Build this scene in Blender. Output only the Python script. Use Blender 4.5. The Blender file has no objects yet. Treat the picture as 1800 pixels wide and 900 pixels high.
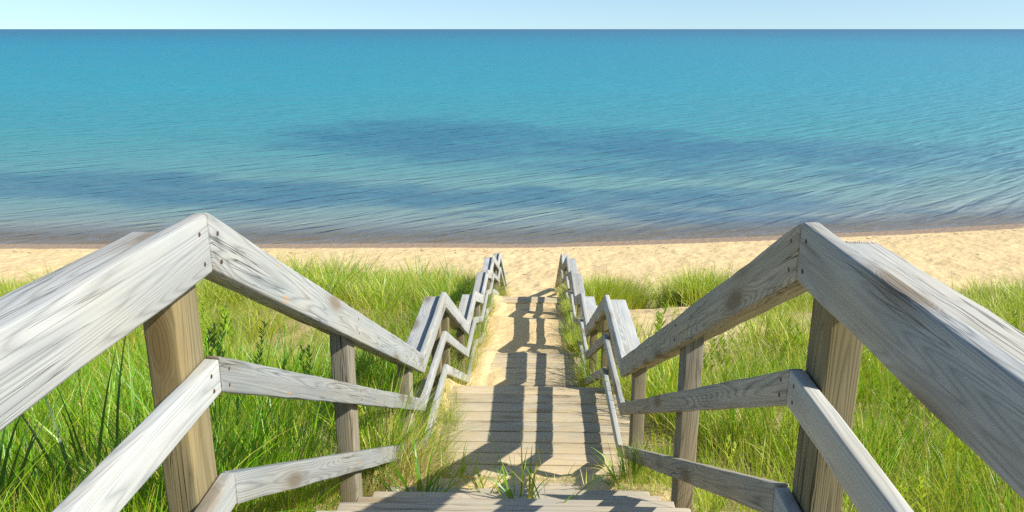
import bpy, bmesh, math, random
import numpy as np
from mathutils import Vector, Matrix
random.seed(7)
RNG = np.random.default_rng(11)
SC = bpy.context.scene
COL = SC.collection

# ------------------------------------------------------------------ camera, sky, sun, exposure
EYE = 7.9                                   # eye height over the water level (z = 0)
cam_d = bpy.data.cameras.new('camera')
cam = bpy.data.objects.new('camera', cam_d)
COL.objects.link(cam)
cam.location = (0.076, 0.0, EYE)
cam.rotation_euler = (math.radians(90 - 15.91), 0, math.radians(1.66))
cam_d.sensor_width = 36.0
cam_d.lens = 28.0
cam_d.clip_start = 0.05
cam_d.clip_end = 100000
SC.camera = cam

SUN_TO = Vector((1.115, -0.41, 1.0)).normalized()      # direction towards the sun
SUN_EL = math.asin(SUN_TO.z)
world = bpy.data.worlds.new('World')
SC.world = world
world.use_nodes = True
wn = world.node_tree
wn.nodes.clear()
wo = wn.nodes.new('ShaderNodeOutputWorld')
wb = wn.nodes.new('ShaderNodeBackground')
sky = wn.nodes.new('ShaderNodeTexSky')
sky.sky_type = 'NISHITA'
sky.sun_disc = False
sky.sun_elevation = SUN_EL
sky.sun_rotation = math.atan2(SUN_TO.x, SUN_TO.y)
sky.altitude = 0
sky.air_density = 1.0
sky.dust_density = 0.6
sky.ozone_density = 2.0
wb.inputs['Strength'].default_value = 0.11
wtc = wn.nodes.new('ShaderNodeTexCoord')
wadd = wn.nodes.new('ShaderNodeVectorMath'); wadd.operation = 'ADD'; wadd.inputs[1].default_value = (0, 0, 0.085)
wnm = wn.nodes.new('ShaderNodeVectorMath'); wnm.operation = 'NORMALIZE'
wn.links.new(wtc.outputs['Generated'], wadd.inputs[0]); wn.links.new(wadd.outputs[0], wnm.inputs[0]); wn.links.new(wnm.outputs[0], sky.inputs['Vector'])
wt = wn.nodes.new('ShaderNodeMix'); wt.data_type = 'RGBA'; wt.blend_type = 'MULTIPLY'; wt.inputs[0].default_value = 1.0; wt.inputs[7].default_value = (0.88, 0.95, 0.97, 1)
wn.links.new(sky.outputs[0], wt.inputs[6])
wn.links.new(wt.outputs[2], wb.inputs['Color'])
wn.links.new(wb.outputs[0], wo.inputs['Surface'])

sun_d = bpy.data.lights.new('sun', 'SUN')
sun_d.energy = 4.4
sun_d.angle = math.radians(0.53)
sun_d.color = (1.0, 0.95, 0.86)
sun = bpy.data.objects.new('sun', sun_d)
COL.objects.link(sun)
sun.rotation_euler = (-SUN_TO).to_track_quat('-Z', 'Y').to_euler()
sun.location = (8, -4, 16)

SC.view_settings.view_transform = 'Standard'
SC.view_settings.look = 'None'
SC.view_settings.exposure = 0.68
SC.view_settings.gamma = 1.0
SC.render.film_transparent = False
SC.cycles.use_denoising = False

# ------------------------------------------------------------------ small helpers
def tag(o, label=None, cat=None, group=None, kind=None):
    if label: o['label'] = label
    if cat: o['category'] = cat
    if group: o['group'] = group
    if kind: o['kind'] = kind
    return o

def empty(name, loc):
    o = bpy.data.objects.new(name, None)
    o.empty_display_size = 0.2
    o.location = loc
    COL.objects.link(o)
    return o

def link_mesh(name, me, mat=None, parent=None, loc=(0, 0, 0), rot=None):
    o = bpy.data.objects.new(name, me)
    if mat is not None and not me.materials:
        me.materials.append(mat)
    COL.objects.link(o)
    o.location = loc
    if rot is not None:
        o.rotation_euler = rot
    if parent is not None:
        o.parent = parent
    return o

def lerp(a, b, t): return a + (b - a) * t
def sstep(a, b, x):
    t = np.clip((x - a) / (b - a), 0, 1)
    return t * t * (3 - 2 * t)

# value noise in numpy (2D)
_P = RNG.random((256, 256))
def vnoise(x, y):
    xi = np.floor(x).astype(int); yi = np.floor(y).astype(int)
    fx = x - xi; fy = y - yi
    fx = fx * fx * (3 - 2 * fx); fy = fy * fy * (3 - 2 * fy)
    a = _P[xi % 256, yi % 256]; b = _P[(xi + 1) % 256, yi % 256]
    c = _P[xi % 256, (yi + 1) % 256]; d = _P[(xi + 1) % 256, (yi + 1) % 256]
    return (a * (1 - fx) + b * fx) * (1 - fy) + (c * (1 - fx) + d * fx) * fy
def fbm(x, y, o=4, g=0.5):
    s = 0; a = 1; n = 0
    for i in range(o):
        s = s + a * vnoise(x * 2 ** i + 17.3 * i, y * 2 ** i + 5.1 * i); n += a; a *= g
    return s / n

# ------------------------------------------------------------------ node helpers
class NT:
    def __init__(self, name):
        self.mat = bpy.data.materials.new(name)
        self.mat.use_nodes = True
        self.t = self.mat.node_tree
        self.t.nodes.clear()
        self.out = self.t.nodes.new('ShaderNodeOutputMaterial')
    def n(self, typ, **kw):
        nd = self.t.nodes.new(typ)
        for k, v in kw.items():
            if k == 'ins':
                for a, b in v.items():
                    if isinstance(b, bpy.types.NodeSocket): self.t.links.new(b, nd.inputs[a])
                    else: nd.inputs[a].default_value = b
            else:
                setattr(nd, k, v)
        return nd
    def link(self, a, b): self.t.links.new(a, b)
    def math(self, op, a, b=0.0, c=None, clamp=False):
        ins = {0: a, 1: b}
        if c is not None: ins[2] = c
        return self.n('ShaderNodeMath', operation=op, use_clamp=clamp, ins=ins).outputs[0]
    def noise(self, vec, scale, detail=3.0, rough=0.55, dist=0.0):
        return self.n('ShaderNodeTexNoise', ins={'Vector': vec, 'Scale': scale, 'Detail': detail, 'Roughness': rough, 'Distortion': dist}).outputs['Fac']
    def mapping(self, vec, scale=(1, 1, 1), loc=(0, 0, 0), rot=(0, 0, 0)):
        return self.n('ShaderNodeMapping', ins={'Vector': vec, 'Scale': scale, 'Location': loc, 'Rotation': rot}).outputs[0]
    def ramp(self, fac, stops, interp='LINEAR'):
        nd = self.n('ShaderNodeValToRGB', ins={'Fac': fac})
        cr = nd.color_ramp
        cr.interpolation = interp
        while len(cr.elements) < len(stops): cr.elements.new(0.5)
        for e, (p, c) in zip(cr.elements, stops):
            e.position = p
            e.color = (c, c, c, 1) if isinstance(c, (int, float)) else (c[0], c[1], c[2], 1)
        return nd.outputs[0]
    def mix(self, fac, a, b, mode='MIX'):
        nd = self.n('ShaderNodeMix', data_type='RGBA', blend_type=mode)
        for i, v in ((0, fac), (6, a), (7, b)):
            if isinstance(v, bpy.types.NodeSocket): self.t.links.new(v, nd.inputs[i])
            elif i == 0: nd.inputs[0].default_value = v
            else: nd.inputs[i].default_value = (v[0], v[1], v[2], 1)
        return nd.outputs[2]
    def attr(self, name):
        return self.n('ShaderNodeAttribute', attribute_name=name)

# ------------------------------------------------------------------ materials
def wood_material(name, light, dark, warm, warm_amt=0.3, crack=0.6, sandy=0.0, chips=0.0, sat=1.0):
    m = NT(name)
    tc = m.n('ShaderNodeTexCoord')
    oi = m.n('ShaderNodeObjectInfo')
    rnd = oi.outputs['Random']
    off = m.n('ShaderNodeCombineXYZ', ins={0: m.math('MULTIPLY', rnd, 37.0), 1: m.math('MULTIPLY', rnd, 11.3), 2: m.math('MULTIPLY', rnd, 23.9)}).outputs[0]
    vec = m.n('ShaderNodeVectorMath', operation='ADD', ins={0: tc.outputs['Object'], 1: off}).outputs[0]
    # knots: sparse cells stretched along the board
    kv = m.mapping(vec, (1.7, 6.0, 6.0))
    vor = m.n('ShaderNodeTexVoronoi', voronoi_dimensions='3D', feature='F1', ins={'Vector': kv, 'Scale': 1.0, 'Randomness': 1.0})
    kd = vor.outputs['Distance']
    knot = m.ramp(kd, [(0.0, 1.0), (0.12, 0.85), (0.2, 0.25), (0.42, 0.0)])
    # growth-ring field, bent round the knots
    gv = m.mapping(vec, (0.42, 9.0, 9.0))
    low = m.noise(gv, 1.0, 1.5, 0.4, 0.1)
    field = m.math('ADD', m.math('MULTIPLY', low, 26.0), m.math('MULTIPLY', knot, 3.2))
    rings = m.math('ABSOLUTE', m.math('SINE', m.math('MULTIPLY', field, 5.0)))
    rings = m.math('POWER', rings, 0.8)
    fv = m.mapping(vec, (2.0, 170.0, 170.0))
    fine = m.noise(fv, 1.0, 4.0, 0.6)
    bv = m.mapping(vec, (1.1, 5.0, 5.0))
    blotch = m.noise(bv, 1.0, 4.0, 0.6, 0.5)
    med = m.noise(m.mapping(vec, (0.8, 55.0, 55.0), (2, 6, 3)), 1.0, 4.0, 0.62, 0.04)
    g = m.math('ADD', m.math('ADD', m.math('MULTIPLY', rings, 0.24), m.math('MULTIPLY', fine, 0.40)), m.math('MULTIPLY', med, 0.34))
    col = m.mix(m.ramp(g, [(0.30, 0.0), (0.62, 1.0)]), dark, light)
    col = m.mix(m.math('MULTIPLY', m.ramp(blotch, [(0.42, 0.0), (0.66, 1.0)]), warm_amt), col, warm)
    col = m.mix(m.math('MULTIPLY', m.ramp(m.noise(m.mapping(vec, (2.3, 9, 9), (5, 5, 5)), 1.0, 3.0), [(0.35, 1.0), (0.6, 0.0)]), 0.38), col, (light[0] * .58, light[1] * .64, light[2] * .70))
    # cracks: long hairlines along the grain
    cv = m.mapping(vec, (0.9, 46.0, 46.0), (3, 1, 7))
    cr = m.noise(cv, 1.0, 3.0, 0.5, 0.2)
    crk = m.ramp(m.math('ABSOLUTE', m.math('SUBTRACT', cr, 0.5)), [(0.0, 1.0), (0.007, 0.6), (0.017, 0.0)])
    gate = m.ramp(m.noise(m.mapping(vec, (1.2, 6, 6), (9, 2, 4)), 1.0, 2.0), [(0.50, 0.0), (0.66, 1.0)])
    crk = m.math('MULTIPLY', m.math('MULTIPLY', crk, gate), crack)
    col = m.mix(crk, col, tuple(c * 0.16 for c in dark))
    # knot hearts
    kh = m.ramp(kd, [(0.0, 1.0), (0.14, 0.85), (0.20, 0.35), (0.32, 0.0)])
    col = m.mix(m.math('MULTIPLY', kh, 0.85), col, (warm[0] * 0.42, warm[1] * 0.36, warm[2] * 0.32))
    # a few cross scuffs
    if chips > 0:
        ch = m.noise(m.mapping(vec, (7, 30, 30), (1, 8, 2)), 1.0, 4.0, 0.65, 0.6)
        ch = m.math('MULTIPLY', m.ramp(ch, [(0.66, 0.0), (0.70, 1.0)]), chips)
        col = m.mix(ch, col, (0.50, 0.27, 0.09))
    if sandy > 0:
        sp = m.noise(tc.outputs['Object'], 4.0, 5.0, 0.7)
        sp = m.math('MULTIPLY', m.ramp(m.math('ADD', sp, m.math('MULTIPLY', rnd, 0.2)), [(0.42, 0.0), (0.72, 1.0)]), sandy)
        col = m.mix(sp, col, (0.50, 0.385, 0.215))
    # board to board tone
    hsv = m.n('ShaderNodeHueSaturation', ins={'Color': col, 'Value': m.math('ADD', m.math('MULTIPLY', rnd, 0.26), 0.87), 'Saturation': sat})
    h = m.math('SUBTRACT', m.math('ADD', m.math('MULTIPLY', g, 0.5), m.math('MULTIPLY', low, 0.5)), m.math('MULTIPLY', crk, 1.6))
    bump = m.n('ShaderNodeBump', ins={'Height': h, 'Strength': 0.7, 'Distance': 0.003})
    b = m.n('ShaderNodeBsdfPrincipled', ins={'Base Color': hsv.outputs[0], 'Roughness': 0.82, 'Normal': bump.outputs[0]})
    b.inputs['Specular IOR Level'].default_value = 0.25
    m.link(b.outputs[0], m.out.inputs[0])
    return m.mat

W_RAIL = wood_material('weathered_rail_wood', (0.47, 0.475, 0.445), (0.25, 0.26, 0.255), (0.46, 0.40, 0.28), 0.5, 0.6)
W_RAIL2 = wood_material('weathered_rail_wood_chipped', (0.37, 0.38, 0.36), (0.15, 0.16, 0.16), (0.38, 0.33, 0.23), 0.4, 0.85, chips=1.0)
W_SHADE = wood_material('shade_tinted_rail_wood', (0.47, 0.42, 0.33), (0.15, 0.13, 0.10), (0.41, 0.32, 0.18), 0.5, 0.95)  # rail wood with shade put into its colour: browner, darker streaks
W_POST = wood_material('treated_post_wood', (0.27, 0.225, 0.125), (0.075, 0.060, 0.030), (0.34, 0.25, 0.10), 0.6, 1.0)
W_POST2 = wood_material('grey_post_wood', (0.32, 0.285, 0.21), (0.12, 0.10, 0.07), (0.36, 0.27, 0.13), 0.5, 1.0)
W_DECK = wood_material('sandy_deck_wood', (0.58, 0.505, 0.365), (0.29, 0.245, 0.17), (0.55, 0.45, 0.28), 0.5, 0.8, sandy=0.75)
W_TREAD = wood_material('grey_tread_wood', (0.54, 0.49, 0.395), (0.28, 0.25, 0.195), (0.52, 0.44, 0.30), 0.4, 0.9, sandy=0.5)

def nail_material():
    m = NT('rusty_nail')
    tc = m.n('ShaderNodeTexCoord')
    c = m.mix(m.noise(tc.outputs['Object'], 400.0), (0.05, 0.035, 0.03), (0.14, 0.07, 0.045))
    b = m.n('ShaderNodeBsdfPrincipled', ins={'Base Color': c, 'Roughness': 0.7, 'Metallic': 0.3})
    m.link(b.outputs[0], m.out.inputs[0]); return m.mat
NAIL = nail_material()

def sand_material():
    m = NT('sand')
    geo = m.n('ShaderNodeNewGeometry')
    pos = geo.outputs['Position']
    n1 = m.noise(pos, 0.8, 4.0, 0.6)
    n2 = m.noise(pos, 7.0, 5.0, 0.65)
    n3 = m.noise(pos, 60.0, 3.0, 0.7)
    col = m.mix(m.ramp(n1, [(0.3, 0.0), (0.7, 1.0)]), (0.62, 0.44, 0.205), (0.71, 0.535, 0.275))
    col = m.mix(m.math('MULTIPLY', m.ramp(n2, [(0.3, 1.0), (0.55, 0.0)]), 0.35), col, (0.46, 0.335, 0.17))
    col = m.mix(m.math('MULTIPLY', n3, 0.25), col, (0.76, 0.62, 0.40))
    litter = m.attr('litter').outputs['Fac']
    lt = m.ramp(m.noise(pos, 22.0, 4.0, 0.7), [(0.35, 0.0), (0.6, 1.0)])
    lcol = m.mix(m.noise(pos, 45.0, 3.0), (0.15, 0.13, 0.045), (0.40, 0.32, 0.14))
    col = m.mix(m.math('MULTIPLY', litter, m.math('ADD', m.math('MULTIPLY', lt, 0.5), 0.35)), col, lcol)
    wet = m.attr('wet').outputs['Fac']
    wet = m.math('ADD', wet, m.math('MULTIPLY', m.math('SUBTRACT', m.noise(pos, 1.3, 3.0), 0.5), 0.5), clamp=True)
    wet = m.ramp(wet, [(0.3, 0.0), (0.55, 1.0)])
    col = m.mix(wet, col, (0.33, 0.22, 0.125))
    rough = m.math('SUBTRACT', 0.95, m.math('MULTIPLY', wet, 0.55))
    vo = m.n('ShaderNodeTexVoronoi', feature='SMOOTH_F1', ins={'Vector': pos, 'Scale': 4.2, 'Smoothness': 0.5}).outputs['Distance']
    hh = m.math('ADD', m.math('ADD', m.math('MULTIPLY', n2, 0.8), m.math('MULTIPLY', n3, 0.12)), m.math('MULTIPLY', vo, 0.7))
    bump = m.n('ShaderNodeBump', ins={'Height': hh, 'Strength': 0.8, 'Distance': 0.06})
    b = m.n('ShaderNodeBsdfPrincipled', ins={'Base Color': col, 'Roughness': rough, 'Normal': bump.outputs[0]})
    b.inputs['Specular IOR Level'].default_value = 0.2
    m.link(b.outputs[0], m.out.inputs[0]); return m.mat
SAND = sand_material()

def grass_material(name, base, tip, alt, dry):
    """colour runs along the leaf (pale sheath to green blade); 'tone' varies from blade to blade"""
    m = NT(name)
    t = m.attr('t').outputs['Fac']
    tone = m.attr('tone').outputs['Fac']
    rnd = m.n('ShaderNodeObjectInfo').outputs['Random']
    c = m.mix(m.ramp(t, [(0.0, 0.0), (0.45, 1.0)]), base, tip)
    c = m.mix(m.ramp(m.math('ADD', m.math('MULTIPLY', rnd, 0.6), m.math('MULTIPLY', tone, 0.4)), [(0.3, 0.0), (0.8, 1.0)]), c, alt)
    c = m.mix(m.ramp(tone, [(0.84, 0.0), (0.86, 1.0)]), c, dry)
    c = m.mix(m.math('MULTIPLY', m.ramp(t, [(0.8, 0.0), (1.0, 1.0)]), m.ramp(tone, [(0.4, 0.0), (0.7, 0.6)])), c, dry)
    tv = m.n('ShaderNodeTexWhiteNoise', noise_dimensions='1D', ins={'W': m.math('ADD', tone, rnd)}).outputs['Value']
    c = m.n('ShaderNodeHueSaturation', ins={'Color': c, 'Value': m.math('ADD', m.math('MULTIPLY', tv, 0.75), 0.55)}).outputs[0]
    d = m.n('ShaderNodeBsdfPrincipled', ins={'Base Color': c, 'Roughness': 0.38})
    d.inputs['Specular IOR Level'].default_value = 0.5
    tl = m.n('ShaderNodeBsdfTranslucent', ins={'Color': m.mix(0.35, c, (0.55, 0.70, 0.03), 'MIX')})
    mx = m.n('ShaderNodeMixShader', ins={0: 0.36, 1: d.outputs[0], 2: tl.outputs[0]})
    m.link(mx.outputs[0], m.out.inputs[0]); return m.mat
G_GREEN = grass_material('green_grass', (0.44, 0.40, 0.09), (0.28, 0.42, 0.014), (0.55, 0.57, 0.04), (0.70, 0.58, 0.24))
G_LUSH = grass_material('lush_grass', (0.24, 0.28, 0.03), (0.10, 0.31, 0.003), (0.34, 0.54, 0.008), (0.60, 0.52, 0.10))
G_STRAW = grass_material('straw_grass', (0.50, 0.38, 0.18), (0.56, 0.45, 0.20), (0.48, 0.40, 0.13), (0.66, 0.55, 0.28))
G_DARK = grass_material('dark_reed', (0.10, 0.15, 0.03), (0.03, 0.095, 0.02), (0.05, 0.14, 0.02), (0.16, 0.16, 0.06))

# ------------------------------------------------------------------ the stair profile (drop below the eye, by distance)
RAIL = [(-1.6, .409), (1.777, .409), (5.10, 2.168), (6.47, 2.168), (8.67, 3.29), (9.85, 3.29), (11.27, 3.82),
        (12.57, 3.82), (13.48, 4.125), (14.52, 4.125), (16.45, 4.86), (17.40, 4.86), (21.5, 6.92)]
HR = 0.865
GP = np.array([(-6, 1.0), (-1.6, 1.274), (1.78, 1.274), (4.97, 3.033), (6.47, 3.033), (8.54, 4.155), (9.87, 4.155), (11.2, 4.685), (12.6, 4.685),
               (13.4, 4.99), (14.60, 4.99), (14.8, 5.2), (16.4, 5.85), (17.4, 6.15), (19.0, 6.68), (20.2, 7.0), (21.6, 7.12), (25, 7.42), (29.3, 7.9), (33, 8.15), (45, 9.0), (70, 11.0)])
def G(y): return EYE - np.interp(y, GP[:, 0], GP[:, 1])
def Gs(y):                                  # smoothed away from the stairs
    s = 0
    for d, w in ((-1.2, .15), (-.6, .22), (0, .26), (.6, .22), (1.2, .15)): s = s + w * G(y + d)
    return s
def shore_shift(x):
    return np.where(x > 0, .14 * x + .002 * x * x, .03 * x) + 0.35 * (fbm(x * .22 + 40, x * 0 + 3.3, 3) - .5)
def terrain(x, y):
    x = np.asarray(x, float); y = np.asarray(y, float)
    ys = y - shore_shift(x) * sstep(17, 27, y)
    ax = np.abs(x)
    side = sstep(0.9, 2.0, ax)
    h = lerp(G(ys), Gs(ys), side)
    dune = (fbm(x * .45 + 9, y * .45 + 3, 3) - .5) * 0.55 * sstep(1.0, 3.0, ax) * (1 - sstep(17, 22, ys))
    small = (fbm(x * 2.1, y * 2.1 + 50, 3) - .5) * 0.09
    out_off = -0.10 + small
    # inside the stairway the ground lies under the boards, drifts lift it over them
    n = fbm(x * 2.6 + 3, y * 1.9 + 8, 4) - .5
    clean = -0.20
    left = sstep(-0.34, -0.70, x + 0.4 * n - .16 * sstep(6.5, 7.5, y)) * (sstep(4.4, 5.3, y)) * np.where(y < 6.5, .93, 1)
    right = sstep(0.42, 0.66, x + 0.3 * n) * sstep(6.6, 7.4, y)
    mid = sstep(7.6, 8.6, y) * np.interp(y, [7.6, 8.6, 9.9, 10.4, 12.3, 12.8, 14.2, 14.6], [.0, .78, .82, .92, .92, .94, .86, .4])
    low1 = sstep(3.2, 4.2, y) * (1 - sstep(4.95, 5.15, y)) * np.clip(.62 + .5 * sstep(.35, .62, np.abs(x + .1)) + 1.2 * (fbm(x * 2 + 1, y * 2, 3) - .5), 0, 1.05)
    fill = np.clip(np.maximum(np.maximum(left, right * .9), np.maximum(mid, low1)), 0, 1)
    in_off = clean + (0.235 + 0.09 * n) * fill
    in_off = in_off + left * 0.10 * sstep(-.62, -.95, x) * np.where(y < 6.5, .6, 1.7)
    inside = 1 - sstep(0.78, 1.05, ax)
    inside = np.where(y > 14.6, inside * (1 - sstep(14.6, 16, y)), inside)
    off = lerp(out_off, in_off, inside)
    off = np.where(ys > 17, off * (1 - sstep(17, 20, ys)), off)
    h = h + off + dune
    # trodden beach: footprints and hummocks
    b = sstep(13.6, 16.5, y) * np.clip(sstep(1.2, .8, ax) + sstep(18.5, 20.5, ys), 0, 1) * (1 - sstep(27.2, 28.6, ys))
    f = fbm(x * 3.1 + 5, y * 2.2 + 9, 2) - .5
    f2 = np.abs(vnoise(x * 3.3 + 31, y * 2.6 + 77) - .5)
    f = f + .9 * (fbm(x * 1.1, y * .9, 2) - .5)
    h = h + b * (f * .07 + f2 * .065)
    # bare sandy hollow beside the steps on the right
    h = h + 0.0 * np.exp(-(((x - 2.1) / 1.0) ** 2 + ((y - 13.0) / 1.0) ** 2))
    return h

def litter_mask(x, y):
    m = 1 - sstep(19.5, 21.0, y - .4 * np.where(x > 0, .14 * x, 0))
    m = m * sstep(.8, 1.3, np.abs(x))
    m = m * (1 - np.clip(bare(x, y), 0, 1))
    return m
def bare(x, y):
    """1 where the dune is bare sand"""
    n = (fbm(x * 1.3 + 2, y * 1.3 + 7, 3) - .5)
    a = np.exp(-(((x - 2.25) / 1.5) ** 2 + ((y - 13.2) / 2.2) ** 2) * .7)
    b = np.exp(-(((x - 2.75) / .34) ** 2 + ((y - 15.5) / 2.0) ** 2) * 1.2)
    c = np.exp(-(((x - 5.6) / 1.2) ** 2 + ((y - 17.0) / 1.2) ** 2))
    return sstep(.32, .5, np.maximum(np.maximum(a, b), c * .8) + n * .35)

def axis(segs):
    out = [segs[0][0]]
    for a, b, st in segs:
        n = max(1, int(round((b - a) / st)))
        out += [a + (b - a) * i / n for i in range(1, n + 1)]
    return np.array(out)

def grid_mesh(name, xs, ys, zf):
    X, Y = np.meshgrid(xs, ys)
    Z = zf(X, Y)
    nx, ny = len(xs), len(ys)
    co = np.stack([X.ravel(), Y.ravel(), Z.ravel()], 1).astype(np.float32)
    i = np.arange(nx * ny).reshape(ny, nx)
    q = np.stack([i[:-1, :-1], i[:-1, 1:], i[1:, 1:], i[1:, :-1]], -1).reshape(-1, 4)
    me = bpy.data.meshes.new(name)
    me.vertices.add(len(co)); me.vertices.foreach_set('co', co.ravel())
    me.loops.add(q.size); me.loops.foreach_set('vertex_index', q.ravel().astype(np.int32))
    me.polygons.add(len(q)); me.polygons.foreach_set('loop_start', (np.arange(len(q)) * 4).astype(np.int32))
    me.polygons.foreach_set('use_smooth', np.ones(len(q), bool))
    me.update(calc_edges=True)
    return me, X, Y, Z
def add_attr(me, name, arr):
    a = me.attributes.new(name, 'FLOAT', 'POINT'); a.data.foreach_set('value', np.asarray(arr, np.float32).ravel())

xs = axis([(-30000, -3000, 9000), (-3000, -300, 900), (-300, -60, 60), (-60, -26, 3.4), (-26, -2, .12), (-2, 2, .045), (2, 26, .12), (26, 60, 3.4), (60, 300, 60), (300, 3000, 900), (3000, 30000, 9000)])
ys = axis([(-60, -6, 9), (-6, 0, .6), (0, 15, .07), (15, 32, .085), (32, 60, 2.0), (60, 70, 5)])
me, X, Y, Z = grid_mesh('sand_ground', xs, ys, terrain)
add_attr(me, 'litter', litter_mask(X, Y))
wetv = 1 - sstep(0.02, 0.16, Z)
add_attr(me, 'wet', np.clip(wetv, 0, 1) * (Y > 24))
me.materials.append(SAND)
ground = link_mesh('ground', me)
tag(ground, 'pale trodden sand of the dune and beach around the stairs', kind='structure')

# seabed sheet, far out, so that the ground reaches the horizon below the water
me, X, Y, Z = grid_mesh('seabed', axis([(-40000, 40000, 8000)]), axis([(69, 45000, 7000)]), lambda x, y: np.full_like(x, -3.3))
me.materials.append(SAND)
tag(link_mesh('seabed', me), 'sandy lake bed far out under the water', kind='structure')

# ------------------------------------------------------------------ water
def water_material():
    m = NT('lake_water')
    geo = m.n('ShaderNodeNewGeometry')
    pos = geo.outputs['Position']
    lg = m.attr('offshore').outputs['Fac']          # log10 of the distance out from the shore
    weed = m.attr('weed').outputs['Fac']
    stops = [(0.00, (0.26, 0.175, 0.115)), (0.07, (0.23, 0.205, 0.165)), (0.17, (0.14, 0.24, 0.215)), (0.30, (0.040, 0.23, 0.25)), (0.42, (0.010, 0.235, 0.30)),
             (0.58, (0.000, 0.20, 0.295)), (0.74, (0.000, 0.125, 0.22)), (0.9, (0.000, 0.078, 0.165))]
    body = m.ramp(lg, stops)
    streak = m.noise(m.mapping(pos, (0.006, 0.05, 1)), 1.0, 4.0, 0.6)
    body = m.mix(m.math('MULTIPLY', m.ramp(streak, [(0.35, 0.0), (0.65, 1.0)]), 0.3), body, (0.02, 0.21, 0.26), 'MIX')
    wn_ = m.noise(m.mapping(pos, (0.35, 0.6, 1)), 1.0, 5.0, 0.65)
    wd = m.ramp(m.math('ADD', weed, m.math('MULTIPLY', m.math('SUBTRACT', wn_, 0.5), 0.9)), [(0.25, 0.0), (0.95, 1.0)])
    body = m.mix(m.math('MULTIPLY', wd, 0.64), body, (0.006, 0.085, 0.165))
    # ripples: two crossing wave trains plus chop
    def train(angle, wl, dist, stretch):
        v = m.mapping(pos, (1, 1, 1), (0, 0, 0), (0, 0, angle))
        v = m.mapping(v, (stretch, 1.0, 1))
        w = m.n('ShaderNodeTexNoise', ins={'Vector': v, 'Scale': 1 / wl, 'Detail': 2.0, 'Roughness': 0.5, 'Distortion': dist})
        return w.outputs['Fac']
    a = train(math.radians(-40), 0.80, 0.6, 0.12)
    b = train(math.radians(-26), 0.36, 0.5, 0.16)
    c = train(math.radians(-14), 1.1, 0.5, 0.12)
    d = m.noise(pos, 7.0, 3.0, 0.6)
    big = m.noise(m.mapping(pos, (0.12, 0.5, 1), (0, 0, 0), (0, 0, math.radians(-12))), 1.0, 3.0, 0.55, 0.3)
    h = m.math('ADD', m.math('ADD', m.math('MULTIPLY', a, 1.5), m.math('MULTIPLY', b, 0.75)), m.math('ADD', m.math('MULTIPLY', c, 0.8), m.math('MULTIPLY', d, 0.04)))
    far_ = train(math.radians(-12), 3.0, 0.4, 0.22)
    h = m.math('ADD', h, m.math('ADD', m.math('MULTIPLY', big, 0.9), m.math('MULTIPLY', far_, 1.2)))
    bump = m.n('ShaderNodeBump', ins={'Height': h, 'Strength': 1.0, 'Distance': 0.29})
    # sky reflection strength, capped
    # rough water never mirrors the sky fully at grazing angles: its wave faces lean towards the viewer
    fr = m.n('ShaderNodeFresnel', ins={'IOR': 1.333, 'Normal': bump.outputs[0]}).outputs[0]
    fr = m.math('MINIMUM', m.math('MULTIPLY', fr, 0.9), 0.26)
    dif = m.n('ShaderNodeBsdfDiffuse', ins={'Color': body, 'Normal': bump.outputs[0]})
    gls = m.n('ShaderNodeBsdfGlossy', ins={'Color': (1, 1, 1, 1), 'Roughness': 0.36, 'Normal': bump.outputs[0]})
    tr = m.n('ShaderNodeBsdfTransparent', ins={'Color': (0.84, 0.90, 0.88, 1)})
    op = m.attr('opacity').outputs['Fac']
    under = m.n('ShaderNodeMixShader', ins={0: op, 1: tr.outputs[0], 2: dif.outputs[0]})
    mx = m.n('ShaderNodeMixShader', ins={0: fr, 1: under.outputs[0], 2: gls.outputs[0]})
    m.link(mx.outputs[0], m.out.inputs[0]); return m.mat

def geo_axis(a, b, n):
    return list(np.geomspace(a, b, n))
xr = list(axis([(0, 45, .5)])) + geo_axis(50, 40000, 26)
wx = np.array([-v for v in xr[:0:-1]] + xr)
wy = np.array(list(axis([(26, 34, .12), (34, 60, .3), (60, 140, .8)])) + geo_axis(142, 45000, 40))
def weed_mask(x, y):
    # weed beds on the bed, at their real places
    def blob(cx, cy, rx, ry, k=1.0): return k * np.exp(-(((x - cx) / rx) ** 2 + ((y - cy) / ry) ** 2))
    n = fbm(x * .11 + 3, y * .11 + 9, 4) - .5
    n2 = fbm(x * .35 + 13, y * .35 + 2, 3) - .5
    w = 0
    x0, y0 = x, y
    x = x + 5 * (fbm(x * .16 + 70, y * .2 + 5, 3) - .5); y = y + .12 * x + 5.0 * (fbm(x0 * .2 + 31, y0 * .3 + 61, 4) - .5)
    def blob(cx, cy, rx, ry, k=1.0): return k * np.exp(-(((x - cx) / rx) ** 2 + ((y - cy) / ry) ** 2) ** 1.1)
    for c in ((-19, 38.2, 19, 5.0, 1.15), (-3, 37.7, 12, 3.2, 1.0), (8, 39.2, 10, 3.0, 1.0), (6.5, 35.4, 8, 1.9, .9), (-2, 33.2, 5, .8, .6), (18, 38.0, 6, 1.1, .6),
              (-9.0, 60, 12.5, 15, 1.05), (7, 58, 16, 13, .9), (21, 56, 16, 11, .8), (6, 48, 11, 4.0, .8), (16, 46, 10, 3.5, .65), (33, 57, 10, 9, .6), (-26, 56, 8, 2, .5)):
        w = np.maximum(w, blob(*c))
    x, y = x0, y0
    return np.clip(w + n * .5 + n2 * .5, 0, 1.2) * np.clip(w * 1.6, 0, 1)
me, X, Y, Z = grid_mesh('lake', wx, wy, lambda x, y: np.zeros_like(x))
off = np.maximum(Y - 29.3 - shore_shift(X) * (np.abs(X) < 200), 0)
add_attr(me, 'offshore', np.clip(np.log10(1 + off * .35) / 3.6, 0, 1))
add_attr(me, 'weed', np.where(np.abs(X) < 60, weed_mask(X, Y), 0))
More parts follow.
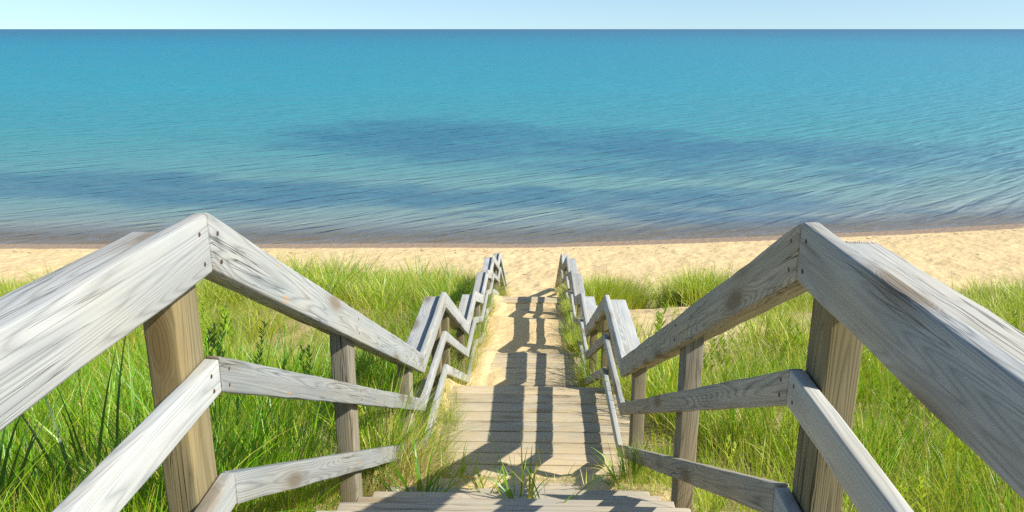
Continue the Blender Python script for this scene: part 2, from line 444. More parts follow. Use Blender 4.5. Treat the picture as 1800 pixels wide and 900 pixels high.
depth = np.maximum(-terrain(np.clip(X, -200, 200), Y), 0)
add_attr(me, 'opacity', 0.12 + 0.88 * sstep(0.0, 0.26, depth))
me.materials.append(water_material())
tag(link_mesh('water', me), 'blue green lake water reaching to the horizon', kind='structure')

# ------------------------------------------------------------------ timber pieces
def hexa(name, pts, bevel=0.005, seg=2, wob=0):
    """pts: 8 local corners, near bottom/top then far bottom/top: order (x0y0z0,x1y0z0,x1y1z0,x0y1z0, then z1)"""
    bm = bmesh.new()
    v = [bm.verts.new(p) for p in pts]
    for f in ((3, 2, 1, 0), (4, 5, 6, 7), (0, 1, 5, 4), (1, 2, 6, 5), (2, 3, 7, 6), (3, 0, 4, 7)):
        bm.faces.new([v[i] for i in f])
    bmesh.ops.recalc_face_normals(bm, faces=bm.faces)
    Lx = max(p[0] for p in pts) - min(p[0] for p in pts)
    edges = list(bm.edges)
    if wob:
        cuts = int(Lx / 0.11)
        x0 = min(p[0] for p in pts)
        for c in range(1, cuts):
            bmesh.ops.bisect_plane(bm, geom=bm.verts[:] + bm.edges[:] + bm.faces[:], plane_co=(x0 + Lx * c / cuts, 0, 0), plane_no=(1, 0, 0))
        bm.normal_update()
        edges = [e for e in bm.edges if len(e.link_faces) == 2 and e.calc_face_angle(0) > 0.6]
    if bevel:
        bmesh.ops.bevel(bm, geom=edges, offset=bevel, segments=seg, profile=0.6, affect='EDGES', clamp_overlap=True)
    if wob:                      # worn, slightly uneven arrises
        ph = random.uniform(0, 50)
        mean = Vector((0, sum(p[1] for p in pts) / 8, sum(p[2] for p in pts) / 8))
        from mathutils import noise as mn
        for v in bm.verts:
            q = Vector((v.co.x * 4.5 + ph, 3.0 * (v.co.y > mean.y), 3.0 * (v.co.z > mean.z) + ph))
            d = mn.noise(q) + .6 * mn.noise(q * 3.1)
            q2 = Vector((v.co.x * .9 + ph, 9, 2))
            v.co.y += wob * d * (1 if v.co.y > mean.y else -1) * .5 + wob * mn.noise(q2)
            v.co.z += wob * d * (1 if v.co.z > mean.z else -1)
    for f in bm.faces: f.smooth = True
    me = bpy.data.meshes.new(name)
    bm.to_mesh(me); bm.free()
    for e in me.edges: pass
    return me

def rail_board(name, mat, parent, y0, z0, y1, z1, h, x0, x1, bevel=0.006):
    """a board running down the stairs: top edge from (y0,z0) to (y1,z1), vertical depth h, plumb end cuts"""
    L = math.hypot(y1 - y0, z1 - z0)
    c, s = (y1 - y0) / L, (z1 - z0) / L
    cen = Vector(((x0 + x1) / 2, (y0 + y1) / 2, (z0 + z1) / 2 - h / 2))
    R = Matrix(((0, -1, 0), (c, 0, -s), (s, 0, c)))       # columns: local x (along), y, z
    Ri = R.transposed()
    W = []
    for (yy, zt) in ((y0, z0), (y1, z1)):
        for xx in (x0, x1):
            for zz in (zt - h, zt):
                W.append((xx, yy, zz))
    # order corners: build from local signs
    def P(a, b, t):
        yy, zt = ((y0, z0), (y1, z1))[a]
        return Ri @ (Vector(((x0, x1)[b], yy, zt if t else zt - h)) - cen)
    pts = [P(0, 0, 0), P(1, 0, 0), P(1, 1, 0), P(0, 1, 0), P(0, 0, 1), P(1, 0, 1), P(1, 1, 1), P(0, 1, 1)]
    me = hexa(name, pts, bevel, 2, .0028 if cen.y < 9 else .002)
    me.materials.append(mat)
    o = bpy.data.objects.new(name, me)
    COL.objects.link(o)
    o.parent = parent
    o.location = cen - parent.location
    o.rotation_euler = R.to_euler()
    return o

def post(name, mat, parent, x0, x1, y0, y1, zt0, zt1, zb):
    """upright post: grain along local x, top cut to the slope of the cap above"""
    cen = Vector(((x0 + x1) / 2, (y0 + y1) / 2, (zt0 + zb) / 2))
    R = Matrix(((0, 0, -1), (0, 1, 0), (1, 0, 0)))        # local x -> world z, y -> y, z -> -x
    R = Matrix(((0, 0, -1), (0, 1, 0), (1, 0, 0)))
    Ri = R.transposed()
    P = lambda x, y, z: Ri @ (Vector((x, y, z)) - cen)
    pts = [P(x0, y0, zb), P(x1, y0, zb), P(x1, y1, zb), P(x0, y1, zb), P(x0, y0, zt0), P(x1, y0, zt0), P(x1, y1, zt1), P(x0, y1, zt1)]
    me = hexa(name, pts, 0.005, 2, .002)
    me.materials.append(mat)
    o = bpy.data.objects.new(name, me)
    COL.objects.link(o)
    o.parent = parent
    o.location = cen - parent.location
    o.rotation_euler = R.to_euler()
    return o

# one nail head shared by all
bm = bmesh.new()
bmesh.ops.create_cone(bm, cap_ends=True, segments=8, radius1=0.0062, radius2=0.0050, depth=0.002)
nail_me = bpy.data.meshes.new('nail'); bm.to_mesh(nail_me); bm.free()
nail_me.materials.append(NAIL)
def nail(board, wpos, nrm):
    """nail head on a board face, child of the board"""
    o = bpy.data.objects.new('nail', nail_me)
    COL.objects.link(o)
    o.parent = board
    M = board.rotation_euler.to_matrix()
    loc = M.transposed() @ (Vector(wpos) - board.parent.location - board.location)
    o.location = loc
    o.rotation_euler = (M.transposed() @ Vector(nrm).to_track_quat('Z', 'Y').to_matrix()).to_euler()
    return o

XI, TH = 0.68, 0.038
POSTS = [(0.10,), (1.643,), (3.15,), (4.69,), (6.30,), (6.93,), (8.42,), (9.72,), (11.05,), (12.42,), (13.42,), (14.38,), (16.3,), (17.22,), (19.4,), (21.1,)]
def rail_z(y, dz=0.0):
    return EYE - np.interp(y, [p[0] for p in RAIL], [p[1] for p in RAIL]) - dz

def build_railing(sgn, label):
    lower = 0.0 if sgn < 0 else 0.012
    root = empty('stair_railing', (sgn * 0.75, 1.7, EYE - 1.4))
    tag(root, label, 'railing', 'wooden stair railings')
    xi, xo = sgn * XI, sgn * (XI + TH)
    xa, xb = min(xi, xo), max(xi, xo)
    cap_o = sgn * (XI + TH + 0.142)
    ca, cb = min(xo, cap_o) + (0.001 if sgn > 0 else 0), max(xo, cap_o) - (0.001 if sgn < 0 else 0)
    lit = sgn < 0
    N = len(RAIL)
    for i in range(N - 1):
        (ya, da), (yb, db) = RAIL[i], RAIL[i + 1]
        za, zb = EYE - da - lower, EYE - db - lower
        level = abs(da - db) < 0.02
        gap = random.uniform(.0015, .0042)
        wob = random.uniform(-.002, .002)
        mat = W_RAIL if (lit or level) else W_SHADE  # sloping boards on the unlit side get the shade-tinted wood
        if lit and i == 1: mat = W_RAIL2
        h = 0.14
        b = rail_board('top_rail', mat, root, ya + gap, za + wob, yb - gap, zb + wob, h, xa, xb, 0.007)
        # cap laid flat along the outside
        ct = 0.045 + random.uniform(-.002, .002)
        sl = math.sqrt(1 + ((zb - za) / (yb - ya)) ** 2)
        ye0, ye1 = ya + 0.003, yb - 0.003
        rail_board('cap_board', W_RAIL if level else W_SHADE, root, ye0, za - ct, ye1, zb - ct, 0.038 * sl, ca, cb, 0.005)  # sloping caps take the shade-tinted wood on both sides
        # middle and bottom rails
        dm_a, dm_b = (0.352, 0.352) if level else (0.352, 0.325)
        if level: dm_a, dm_b = (0.325 if i else 0.352), 0.352
        dl_a, dl_b = (0.675, 0.662) if not level else (0.662 if i else .675, 0.675)
        mh = 0.089
        js = lambda: random.uniform(-.003, .003)
        if i < 12:
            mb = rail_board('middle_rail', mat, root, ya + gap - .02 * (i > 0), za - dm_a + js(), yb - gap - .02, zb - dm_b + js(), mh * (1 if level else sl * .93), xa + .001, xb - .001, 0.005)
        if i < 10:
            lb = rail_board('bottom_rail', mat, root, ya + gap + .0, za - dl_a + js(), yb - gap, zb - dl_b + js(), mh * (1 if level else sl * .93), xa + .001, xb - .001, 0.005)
        # nail heads near the ends and over posts
        if i < 5:
            for yy in [ya + 0.05, yb - 0.05] + [p[0] + .06 for p in POSTS if ya + .3 < p[0] < yb - .3]:
                if yy < 0.9: continue
                zt = lerp(za, zb, (yy - ya) / (yb - ya)) + wob
                for dz in (0.035, 0.105):
                    nail(b, (xi - sgn * 0.0005, yy + random.uniform(-.008, .008), zt - dz * 1.0 + random.uniform(-.006, .006)), (-sgn, 0, 0))
                if i < 3:
                    for dz in (0.025, 0.066):
                        zt2 = lerp(za - dm_a, zb - dm_b, (yy - ya) / (yb - ya))
                        nail(mb, (xi - sgn * 0.0003 + sgn * .001, yy - .02 + random.uniform(-.008, .008), zt2 - dz), (-sgn, 0, 0))
    pd, pw = 0.124, 0.077
    for k, (py,) in enumerate(POSTS):
        if k == 0 : continue
        z0, z1 = rail_z(py, lower) - 0.045 - 0.039, rail_z(py + pd, lower) - 0.045 - 0.039
        slope = abs((z1 - z0) / pd)
        z0 -= .006 * slope + .001; z1 -= .006 * slope + .001
        gz = float(terrain(sgn * .76, py))
        xj = random.uniform(0, .003)
        x0 = sgn * (XI + TH + .0005 + xj); x1 = sgn * (XI + TH + pw + xj)
        if py > 12 and py < 14: pass
        post('post', W_POST if (k in (1, 5, 6) or (k % 3 == 1)) else W_POST2, root, min(x0, x1), max(x0, x1), py, py + pd, z0, z1, gz - 0.45)
    return root
rl = build_railing(-1, 'weathered grey stair railing in full sun, its inner faces bright, left of the steps')
rr = build_railing(1, 'weathered grey stair railing with shaded inner faces, casting its shadow over the steps')

# ------------------------------------------------------------------ landings and flights
plank_meshes = {}
def plank_mesh(kind, lx, ly, lz, mat, i):
    key = (kind, i)
    if key not in plank_meshes:
        r = random.Random(hash(kind) % 1000 + i)
        j = lambda a: r.uniform(-a, a)
        x, y, z = lx / 2, ly / 2, lz / 2
        pts = [(-x + j(.008), -y + j(.002), -z), (x + j(.008), -y + j(.002), -z), (x + j(.008), y + j(.002), -z), (-x + j(.008), y + j(.002), -z),
               (-x, -y + j(.002), z), (x, -y + j(.002), z), (x, y + j(.002), z), (-x, y + j(.002), z)]
        me = hexa(kind, pts, 0.007, 2, .0035)
        me.materials.append(mat)
        plank_meshes[key] = me
    return plank_meshes[key]

def place(name, me, parent, loc, rot=(0, 0, 0)):
    o = bpy.data.objects.new(name, me)
    COL.objects.link(o)
    o.parent = parent
    o.location = Vector(loc) - parent.location
    o.rotation_euler = rot
    return o

LANDS = [  # near y, far y, surface drop, label
    (-1.6, 1.80, 1.274, 'grey plank landing at the top of the stairs under the photographer'),
    (4.97, 6.455, 3.033, 'large plank landing at the foot of the nearest flight, striped by rail shadows'),
    (8.54, 9.87, 4.155, 'second plank landing down the slope with sand drifted over its left side'),
    (11.2, 12.6, 4.685, 'third plank landing down, largely buried in sand, a straight front edge showing'),
    (13.35, 14.56, 4.99, 'lowest plank landing, sand covered, where the steps meet the beach')]
for li, (y0, y1, d, lab) in enumerate(LANDS):
    root = empty('plank_landing', (0, (y0 + y1) / 2, EYE - d - .3))
    tag(root, lab, 'landing', 'plank landings of the beach stairs')
    n = max(1, int(round((y1 - y0) / .1645)))
    p = (y1 - y0) / n
    hw = .862 if li else .86
    for k in range(n):
        me = plank_mesh('plank', hw * 2, p - .012, .038, W_DECK, k % 7)
        zz = EYE - d - .019 + random.uniform(-.002, .001)
        if li == 4 and k >= n - 1: zz += .030
        if li == 4 and k >= n - 2 and k < n - 1: zz += .028
        place('plank', me, root, (random.uniform(-.012, .012), y0 + p * (k + .5), zz), (random.uniform(-.004, .004), 0, random.uniform(-.0025, .0025) + (math.pi if k % 2 else 0)))
    # joists under the planks and a face board at the far edge
    for jx in (-.62, 0.0, .62):
        rail_board('joist', W_POST2, root, y0 + .03, EYE - d - .041, y1 - .05, EYE - d - .041, .14, jx - .019, jx + .019, .003)
    me = plank_mesh('face_board', 1.70, .034, .13, W_POST2, li)
    place('face_board', me, root, (0, y1 - .025, EYE - d - .041 - .066))

FL = [(1.80, 4.97, 1.274, 3.033, 10, 'steep nearest flight of wooden steps with grass growing through it'),
      (6.455, 8.54, 3.033, 4.155, 6, 'flight of steps hidden below the front edge of the large landing'),
      (9.87, 11.2, 4.155, 4.685, 3, 'short flight of steps between the second and third landings'),
      (12.6, 13.35, 4.685, 4.99, 2, 'short lowest flight of steps just above the beach')]
for fi, (y0, y1, d0, d1, n, lab) in enumerate(FL):
    root = empty('stair_flight', (0, y0, EYE - d1 - .1))
    tag(root, lab, 'steps', 'flights of the beach stairs')
    run, rise = (y1 - y0) / n, (d1 - d0) / n
    for k in range(1, n):
        z = EYE - d0 - rise * k - .019
        ya, yb = y0 + run * (k - 1) - .012, y0 + run * k
        w = (yb - ya - .010) / 2
        jx = random.uniform(-.012, .012)
        for q in range(2):
            me = plank_mesh('tread_board%d' % fi, 1.385, w, .038, W_TREAD, (k * 2 + q) % 6)
            me.name = 'tread_board'
            place('tread_board', me, root, (jx - .004 + random.uniform(-.006, .006), ya + w / 2 + q * (w + .008), z + random.uniform(-.0015, .001)), (0, 0, random.uniform(-.003, .003)))
    for jx in (-.655, .655):
        rail_board('stringer', W_POST2, root, y0 + .02, EYE - d0 - .045, y1 - .02, EYE - d1 - .045 , .24, jx - .019, jx + .019, .003) if False else \
        rail_board('stringer', W_POST2, root, y0 + .02, EYE - d0 - rise - .045, y1 - .02, EYE - d1 - rise * .2 - .06, .2, jx - .019, jx + .019, .003)

# ------------------------------------------------------------------ grass
def blade_arrays(n, R, hmin, hmax, wid, lean, droop, r, bias=(0, 0), segs=5, dry=0.14):
    """n curved blades as flat tapering ribbons; returns verts, quads/tris, t, tone"""
    V, F, T, N = [], [], [], []
    for _ in range(n):
        a = r.uniform(0, 2 * math.pi); rr_ = R * math.sqrt(r.random())
        bx, by = rr_ * math.cos(a), rr_ * math.sin(a)
        out = a + r.uniform(-.9, .9)
        H = r.uniform(hmin, hmax)
        le = r.uniform(.1, 1.0) * lean
        dr = r.uniform(.2, 1.0) * droop
        dx, dy = math.cos(out) + bias[0], math.sin(out) + bias[1]
        w = wid * r.uniform(.6, 1.25)
        tw = r.uniform(0, math.pi)
        wx_, wy_ = math.cos(tw), math.sin(tw)
        tone = r.random()
        if tone > .86 and r.random() > dry / .14: tone *= .8
        base = len(V)
        x, y, z = bx, by, -0.04
        st = (H + .04) / segs
        ang = le
        for s in range(segs + 1):
            t = s / segs
            ww = w * (1 - t ** 1.7) * (.75 + .5 * min(t * 3, 1)) / 2
            if s == segs:
                V.append((x, y, z)); T.append(t); N.append(tone)
            else:
                V.append((x - wx_ * ww, y - wy_ * ww, z)); V.append((x + wx_ * ww, y + wy_ * ww, z))
                T += [t, t]; N += [tone, tone]
            x += math.sin(ang) * dx * st; y += math.sin(ang) * dy * st; z += math.cos(ang) * st
            ang += dr / segs * (1 + 1.2 * t)
            ang = min(ang, 2.3)
        for s in range(segs - 1):
            b = base + 2 * s
            F.append((b, b + 1, b + 3, b + 2))
        b = base + 2 * (segs - 1)
        F.append((b, b + 1, b + 2))
    return V, F, T, N

def seed_head(V, F, T, N, r, x0=0, y0=0, H=.9, side=.0):
    """a stem with a feathery panicle"""
    az = r.uniform(0, 6.28); dx, dy = math.cos(az), math.sin(az)
    pts = []; ang = .03; x, y, z = x0, y0, -.04
    for s in range(9):
        pts.append((x, y, z)); st = (H + .04) / 8
        x += math.sin(ang) * dx * st; y += math.sin(ang) * dy * st; z += math.cos(ang) * st; ang += .035
    b0 = len(V)
    for s, p in enumerate(pts):
        w = .0030 * (1 - s / 13)
        V += [(p[0] - w, p[1], p[2]), (p[0] + w, p[1], p[2])]; T += [.5, .5]; N += [.3, .3]
    for s in range(8): F.append((b0 + 2 * s, b0 + 2 * s + 1, b0 + 2 * s + 3, b0 + 2 * s + 2))
    for k in range(26):
        q = .72 + .28 * k / 26
        i = min(7, int(q * 8)); f = q * 8 - i
        p = [lerp(pts[i][c], pts[min(8, i + 1)][c], f) for c in range(3)]
        a = r.uniform(0, 6.28); L = r.uniform(.035, .085) * (1.3 - q * .6)
        ex, ey, ez = p[0] + math.cos(a) * L * .55, p[1] + math.sin(a) * L * .55, p[2] + L * .8
        b = len(V)
        V += [tuple(p), (lerp(p[0], ex, .5) - .006, lerp(p[1], ey, .5), lerp(p[2], ez, .5)), (ex, ey, ez), (lerp(p[0], ex, .5) + .006, lerp(p[1], ey, .5), lerp(p[2], ez, .5))]
        T += [.6] * 4; N += [.35] * 4
        F.append((b, b + 1, b + 2, b + 3))

def mesh_from(name, V, F, T, N, mat):
    me = bpy.data.meshes.new(name)
    me.from_pydata(V, [], F)
    for p in me.polygons: p.use_smooth = True
    add_attr(me, 't', T); add_attr(me, 'tone', N)
    me.materials.append(mat)
    return me

src = bpy.data.collections.new('grass_sources')      # never linked to the scene: only instanced
r = random.Random(5)
variants = []
def var(mat, *a, heads=0, **k):
    k.setdefault('dry', .17)
    V, F, T, N = blade_arrays(*a, r, **k)
    for _ in range(heads): seed_head(V, F, T, N, r, r.uniform(-.05, .05), r.uniform(-.05, .05), r.uniform(.6, .85))
    me = mesh_from('tuft', V, F, T, N, mat)
    o = bpy.data.objects.new('src_%02d' % len(variants), me)
    src.objects.link(o); variants.append(o)
B = (.12, .0)
var(G_GREEN, 46, .13, .28, .60, .0048, .45, .9, bias=B)          # 0
var(G_GREEN, 40, .16, .24, .52, .0050, .6, 1.1, bias=B)          # 1
var(G_LUSH, 44, .12, .32, .68, .0062, .35, .9, bias=B)           # 2
var(G_LUSH, 36, .14, .28, .62, .0080, .5, 1.2, bias=B)           # 3
var(G_GREEN, 52, .17, .18, .40, .0040, .7, .9, bias=B, dry=.2)   # 4 short yellowish
var(G_STRAW, 44, .14, .16, .42, .0030, .8, 1.4, bias=B)          # 5 straw
var(G_STRAW, 34, .18, .10, .32, .0032, 1.1, 1.4, bias=B)         # 6 straw matted
var(G_GREEN, 26, .10, .30, .62, .0046, .4, .8, heads=2, bias=B)  # 7 with seed heads
var(G_LUSH, 60, .15, .45, .85, .0060, .38, 1.0, bias=B)          # 8 tall clump

def scatter(name, pts, label, cat):
    me = bpy.data.meshes.new(name)
    P = np.array([p[0:3] for p in pts], np.float32)
    me.vertices.add(len(P)); me.vertices.foreach_set('co', P.ravel())
    a = me.attributes.new('idx', 'INT', 'POINT'); a.data.foreach_set('value', np.array([p[3] for p in pts], np.int32))
    a = me.attributes.new('rot', 'FLOAT_VECTOR', 'POINT'); a.data.foreach_set('vector', np.array([p[4] for p in pts], np.float32).ravel())
    a = me.attributes.new('scl', 'FLOAT_VECTOR', 'POINT'); a.data.foreach_set('vector', np.array([p[5] for p in pts], np.float32).ravel())
    o = bpy.data.objects.new(name, me); COL.objects.link(o)
    ng = bpy.data.node_groups.new(name + '_scatter', 'GeometryNodeTree')
    ng.interface.new_socket('Geometry', in_out='INPUT', socket_type='NodeSocketGeometry')
    ng.interface.new_socket('Geometry', in_out='OUTPUT', socket_type='NodeSocketGeometry')
    gi = ng.nodes.new('NodeGroupInput'); go = ng.nodes.new('NodeGroupOutput')
    iop = ng.nodes.new('GeometryNodeInstanceOnPoints')
    ci = ng.nodes.new('GeometryNodeCollectionInfo')
    ci.inputs['Collection'].default_value = src
    ci.inputs['Separate Children'].default_value = True
    ci.inputs['Reset Children'].default_value = True
    def na(nm, ty):
        n_ = ng.nodes.new('GeometryNodeInputNamedAttribute'); n_.data_type = ty; n_.inputs['Name'].default_value = nm
        return n_.outputs['Attribute']
    L = ng.links.new
    L(gi.outputs[0], iop.inputs['Points']); L(ci.outputs[0], iop.inputs['Instance'])
    iop.inputs['Pick Instance'].default_value = True
    L(na('idx', 'INT'), iop.inputs['Instance Index'])
    L(na('rot', 'FLOAT_VECTOR'), iop.inputs['Rotation'])
    L(na('scl', 'FLOAT_VECTOR'), iop.inputs['Scale'])
    L(iop.outputs[0], go.inputs[0])
    md = o.modifiers.new('scatter', 'NODES'); md.node_group = ng
    tag(o, label, cat, kind='stuff')
    return o

# candidate points over the dune
cand = []
def sample(n, x0, x1, y0, y1):
    return RNG.uniform(x0, x1, n), RNG.uniform(y0, y1, n)
gx, gy = [], []
for (y0, y1, dens) in ((0.2, 3.5, 62), (3.5, 7, 50), (7, 12, 40), (12, 23.5, 27)):
    hw = .68 * y1 + 1.8
    n = int((y1 - y0) * 2 * hw * dens)
    a, b = sample(n, -hw, hw, y0, y1)
    keep = np.abs(a) < .68 * b + 1.8
    gx.append(a[keep]); gy.append(b[keep])
gx = np.concatenate(gx); gy = np.concatenate(gy)
edge = gy - np.where(gx > 0, .12 * gx, .02 * gx) + 2.2 * (fbm(gx * .5 + 7, gy * .5, 3) - .5)
clump = fbm(gx * .8 + 21, gy * .8 + 4, 3)
dens = np.ones_like(gx)
dens *= 1 - sstep(20.0, 21.6, edge)
dens *= 1 - .97 * bare(gx, gy)
dens *= np.where(gy > 9, sstep(.30, .48, clump) * np.where(gx > 0, .85, .4) + np.where(gx > 0, .15, .6), 1)
dens *= np.where((gx > 1) & (gy > 2) & (gy < 14), .45 + .5 * sstep(.42, .6, clump), 1)
dens *= np.where((gx > 0.9) & (gx < 4.6) & (gy > 13.9), .04 + .96 * (gy < 17.2) * (gy > 15.3) * (np.exp(-((gx - 1.6) / .65) ** 4) + np.exp(-((gx - 3.8) / .6) ** 4)), 1)
dens *= np.where((gx >= 4.6), 1 - sstep(18.2, 19.4, edge), 1)
lim = np.where(gy < 6.8, .84, np.where(gy < 14, .80, .95)) + np.where((gx < 0) & (gy > 4.9) & (gy < 14), .10, 0)
dens *= (np.abs(gx) > lim)
dens *= np.where((gy > 5.5) & (gy < 14) & (fbm(gx * .6 + 55, gy * .6 + 12, 3) > .5), .8, 1)
# leave the deck ends and posts clear of roots
keep = RNG.random(len(gx)) < dens
gx, gy, clump = gx[keep], gy[keep], clump[keep]
gz = terrain(gx, gy)
dry = fbm(gx * .6 + 55, gy * .6 + 12, 3)
green, straw = [], []
for x, y, z, c, d in zip(gx, gy, gz, clump, dry):
    u = random.random()
    far = y > 8
    if u < .10 + .10 * (x > 1) + .22 * (d > .52) + (.08 if (far and abs(x) > 1.2) else 0): k = random.choice((5, 6, 6))
    elif far: k = random.choice((0, 0, 1, 4, 4, 1, 2))
    elif x < 0 and y < 7: k = random.choice((2, 2, 3, 3, 0, 8, 1))
    else: k = random.choice((0, 1, 2, 3, 4, 7, 2))
    s = random.uniform(.7, 1.15)
    if abs(x) < 1.1: s *= .72
    s *= .70 + .75 * min(1, max(0, (c - .3) * 2.2))
    if far and k in (0, 1, 2, 4, 7): s *= 1.0 + .7 * max(0, c - .45) + .3 * (x < -1 and y > 14.5)
    if y < 2.6 and abs(x) > 1.0: s *= .85
    if x < -8.5 and y > 13: s *= .68
    if x > 8 and y > 15: s *= .8
    wsc = s * (1.0 if y < 8 else 1.0 + .05 * (y - 8))
    p = (x, y, z, k, (random.uniform(-.12, .12), random.uniform(-.12, .12), random.uniform(0, 6.28)), (wsc, wsc, s))
    (straw if k in (5, 6) else green).append(p)
# tall clumps standing against the beach on the right, and along the left railing
for (cx, cy, rx, ry, n, k, s0) in ((1.35, 15.9, .45, .5, 90, 0, 1.5), (1.9, 16.2, .35, .4, 60, 0, 1.45), (3.75, 16.3, .6, .5, 130, 0, 1.55), (-2.5, 17.6, 1.3, 1.0, 110, 0, 1.35), (-5.5, 18.0, 1.8, 1.0, 130, 0, 1.3), (-1.35, 13.5, .35, 1.3, 70, 2, 1.15), (-1.25, 16.2, .3, .9, 40, 2, 1.0),
                                   (1.3, 12.0, .25, .8, 22, 0, .8), (-2.6, 15.5, 1.2, 1.2, 70, 0, 1.2), (-5.2, 16.5, 1.6, 1.2, 80, 0, 1.2)):
    for _ in range(n):
        x, y = random.gauss(cx, rx * .55), random.gauss(cy, ry * .55)
        if abs(x) < .92: continue
        s = s0 * random.uniform(.75, 1.2)
        green.append((x, y, float(terrain(x, y)), k, (random.uniform(-.1, .1), random.uniform(-.05, .2), random.uniform(0, 6.28)), (s * 1.2, s * 1.2, s)))
# straw and fine grass spilling over the stair edges
for (cx, cy, rx, ry, n, s0, mixg) in ((-.84, 4.2, .07, .6, 130, 1.15, .12), (-.70, 5.0, .07, .5, 70, .8, .25), (-.62, 5.9, .06, .5, 40, .55, .4), (.74, 4.2, .05, .5, 30, .6, .3), (.76, 10.8, .07, 1.0, 80, .95, .4), (.78, 8.7, .05, .7, 36, .75, .7), (-.80, 9.3, .06, .8, 60, .72, .25), (-.82, 11.6, .07, 1.3, 90, .78, .35), (.78, 13.4, .06, .7, 44, .85, .6), (.80, 11.3, .06, .9, 50, .85, .4), (.80, 13.0, .06, .8, 30, .8, .6), (-.66, 5.0, .08, .3, 26, .5, .4), (-.84, 12.6, .06, .9, 30, .7, .4), (-.84, 4.3, .05, .4, 40, .95, .2), (-.80, 4.6, .10, .35, 40, .75, .35), (-.86, 5.3, .08, .5, 26, .6, .4), (.84, 4.3, .06, .4, 12, .6, .5), (.88, 10.6, .10, .8, 55, .8, .45),
                                      (.9, 13.4, .09, .8, 42, .85, .5), (-.95, 10.2, .13, 1.0, 60, .75, .35), (-.92, 13.2, .14, 1.1, 60, .85, .45), (.95, 15.6, .1, 1.0, 34, .7, .5), (-.95, 16.2, .1, 1.0, 34, .7, .5), (.86, 7.6, .06, .7, 26, .7, .6), (-.88, 7.6, .1, .8, 30, .7, .6)):
    for _ in range(n):
        x, y = random.gauss(cx, rx), random.gauss(cy, ry * .6)
        if abs(x) < (.62 if y > 6 else .50): continue
        s = s0 * random.uniform(.6, 1.1)
        g = random.random() < mixg
        k = random.choice((0, 2, 1)) if g else random.choice((5, 6))
        tilt = (-.35 if x > 0 else .35) * (1 if y < 6 else .4)
        p = (x, y, float(terrain(x, y)), k, (random.uniform(-.1, .1), tilt * random.random(), random.uniform(0, 6.28)), (s, s, s))
        (green if g else straw).append(p)
scatter('dune_grass', green, 'long bright green dune grass covering the slope on both sides of the stairs', 'grass')
scatter('dry_grass', straw, 'dry straw coloured grass matted between the green grass and stair edges', 'dry grass')

# single tufts growing between the steps: things of their own
def tuft_obj(name, mat, loc, label, n, R, h0, h1, w, lean, droop, seed, heads=0, group=None, cat='grass tuft', bias=(0, 0), segs=6, dry=.14):
    rr_ = random.Random(seed)
    V, F, T, N = blade_arrays(n, R, h0, h1, w, lean, droop, rr_, bias=bias, segs=segs, dry=dry)
    for _ in range(heads): seed_head(V, F, T, N, rr_, rr_.uniform(-.04, .04), rr_.uniform(-.04, .04), h1 * 1.15)
    me = mesh_from(name, V, F, T, N, mat)
    o = link_mesh(name, me, None, None, loc)
    tag(o, label, cat, group)
    return o
def tread_z(y):
    k = max(1, min(10, int(math.ceil((y - 1.80) / .317))))
    return EYE - 1.274 - .1759 * k
GRP = 'grass tufts growing up between the steps'
for i, (x, y, n, R, h, mat, lab) in enumerate([
        (-.50, 3.55, 16, .07, .30, G_LUSH, 'thick green tuft at the sunlit left end of the steps'),
        (-.44, 4.32, 12, .06, .22, G_LUSH, 'low broad-leaved tuft where the diagonal shadow meets the steps'),
        (-.27, 3.95, 7, .03, .24, G_GREEN, 'thin tuft inside the wide diagonal rail shadow'),
        (-.17, 3.70, 9, .04, .20, G_GREEN, 'small drooping pale green tuft on a sunlit tread'),
        (-.02, 4.05, 22, .05, .28, G_GREEN, 'wispy upright tuft in the middle of the steps'),
        (.02, 3.3, 8, .04, .30, G_LUSH, 'long-bladed tuft at the bottom middle of the picture'),
        (.23, 4.42, 18, .05, .24, G_GREEN, 'tuft with one tall spike beside the narrow rail shadow'),
        (.15, 3.1, 3, .015, .42, G_LUSH, 'single broad dark blade rising from a tread'),
        (.50, 4.35, 26, .08, .24, G_LUSH, 'dense green tuft at the shaded right end of the steps'),
        (.62, 4.0, 16, .05, .30, G_LUSH, 'upright tuft against the right bottom rail'),
        (-.10, 4.45, 8, .05, .12, G_GREEN, 'short sprouts in the sand below the last tread'),
        (.38, 3.9, 6, .03, .16, G_GREEN, 'few fine blades left of the dense shaded tuft')]):
    tuft_obj('grass_tuft', mat, (x, y, tread_z(y) - .01), lab, int(n * 3), R * 1.7, h * .45, h * 1.25, .011 if mat is G_LUSH else .007, .5, 1.2, 100 + i, group=GRP)

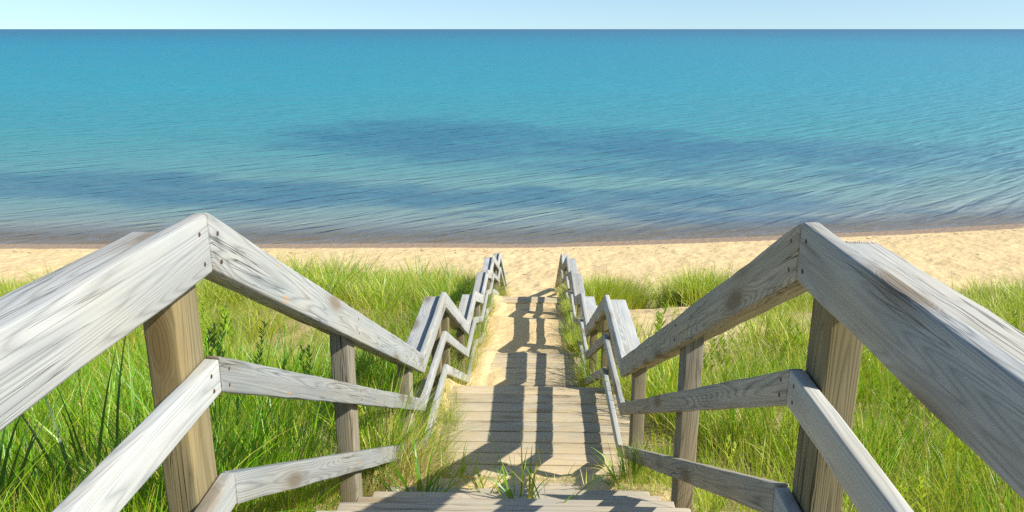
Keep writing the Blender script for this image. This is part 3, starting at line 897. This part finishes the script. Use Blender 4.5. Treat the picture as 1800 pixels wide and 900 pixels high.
# dark reeds and seed stalks in the near grass on the left
for i, (x, y, n, h, lab) in enumerate([
        (-1.54, 2.5, 9, 1.0, 'dark broad-leaved reed left of the big post, half way to the picture edge'),
        (-1.36, 2.3, 6, .9, 'dark reed with upright leaves close to the left of the big post'),
        (-1.74, 2.25, 24, .72, 'dark bushy reed clump at the left edge below the handrail')]):
    tuft_obj('reed', G_DARK, (x, y, float(terrain(x, y))), lab, n, .05, h * .6, h, .013, .28, .8, 300 + i, cat='reed', group='dark reeds in the near grass', segs=8)
for i, (x, y, h, lab) in enumerate([
        (-1.95, 4.4, 1.05, 'seed stalk standing highest beneath the sloping left handrail'),
        (-1.69, 4.4, 1.05, 'seed stalk right of the tallest one beneath the left handrail'),
        (-1.38, 4.6, .92, 'seed stalk just left of the slender middle post'),
        (2.6, 4.6, .95, 'dry seed stalk in the grass right of the steps')]):
    rr_ = random.Random(400 + i)
    V, F, T, N = blade_arrays(7, .03, h * .4, h * .8, .006, .3, .6, rr_, segs=6)
    for q in range(3): seed_head(V, F, T, N, rr_, .01 * q, 0, h)
    me = mesh_from('seed_stalk', V, F, T, N, G_DARK if i < 3 else G_STRAW)
    tag(link_mesh('seed_stalk', me, None, None, (x, y, float(terrain(x, y)))), lab, 'grass stalk', 'seed stalks in the grass')
# long arching blades reaching across the left rails
for i, (x, y, n, h, w, seed, lab) in enumerate([
        (-1.15, 1.15, 6, 1.05, .0065, 41, 'long arching green blades crossing the left middle rail'),
        (-1.35, 1.45, 7, .95, .006, 42, 'long arching green blades at the lower left corner'),
        (-.98, 1.98, 7, .62, .006, 43, 'arching green blades between the big left post and bottom rail')]):
    tuft_obj('long_grass', G_LUSH, (x, y, float(terrain(x, y))), lab, n, .05, h * .6, h, w, .5, 1.5, seed, cat='long grass', group='long grass at the left rails', bias=(.6, .2), segs=9, dry=0)

# ------------------------------------------------------------------ a thin drift line of twigs and weed on the beach
bm = bmesh.new()
rr_ = random.Random(77)
for q in range(150):
    x = rr_.uniform(-24, 26)
    y = 27.6 + float(shore_shift(np.array(x))) + rr_.gauss(0, .22) + (.35 if rr_.random() < .2 else 0) - (4.2 * (rr_.random() < .10))
    z = float(terrain(x, y)) + .008
    L, w, a = rr_.uniform(.03, .12), rr_.uniform(.006, .016), rr_.gauss(0, .5)
    ca, sa = math.cos(a), math.sin(a)
    v = [bm.verts.new((x + ca * dx - sa * dy, y + sa * dx + ca * dy, z + dz + .02 * dx)) for dx, dy, dz in
         ((-L, -w, -.006), (L, -w, -.006), (L * .8, w, -.006), (-L, w * .6, -.006), (-L * .9, -w * .6, w), (L * .7, -w * .4, w * .7), (L * .6, w * .5, w * .7), (-L * .8, w * .3, w))]
    for f in ((0, 1, 2, 3), (7, 6, 5, 4), (0, 4, 5, 1), (1, 5, 6, 2), (2, 6, 7, 3), (3, 7, 4, 0)): bm.faces.new([v[i] for i in f])
me = bpy.data.meshes.new('drift_line'); bm.to_mesh(me); bm.free()
m = NT('drift_litter')
g_ = m.n('ShaderNodeNewGeometry').outputs['Position']
b_ = m.n('ShaderNodeBsdfPrincipled', ins={'Base Color': m.mix(m.noise(g_, 9.0), (0.10, 0.065, 0.035), (0.36, 0.27, 0.16)), 'Roughness': 0.9})
m.link(b_.outputs[0], m.out.inputs[0])
me.materials.append(m.mat)
tag(link_mesh('drift_line', me), 'thin line of washed up twigs and weed on the sand near the water', 'beach litter', kind='stuff')
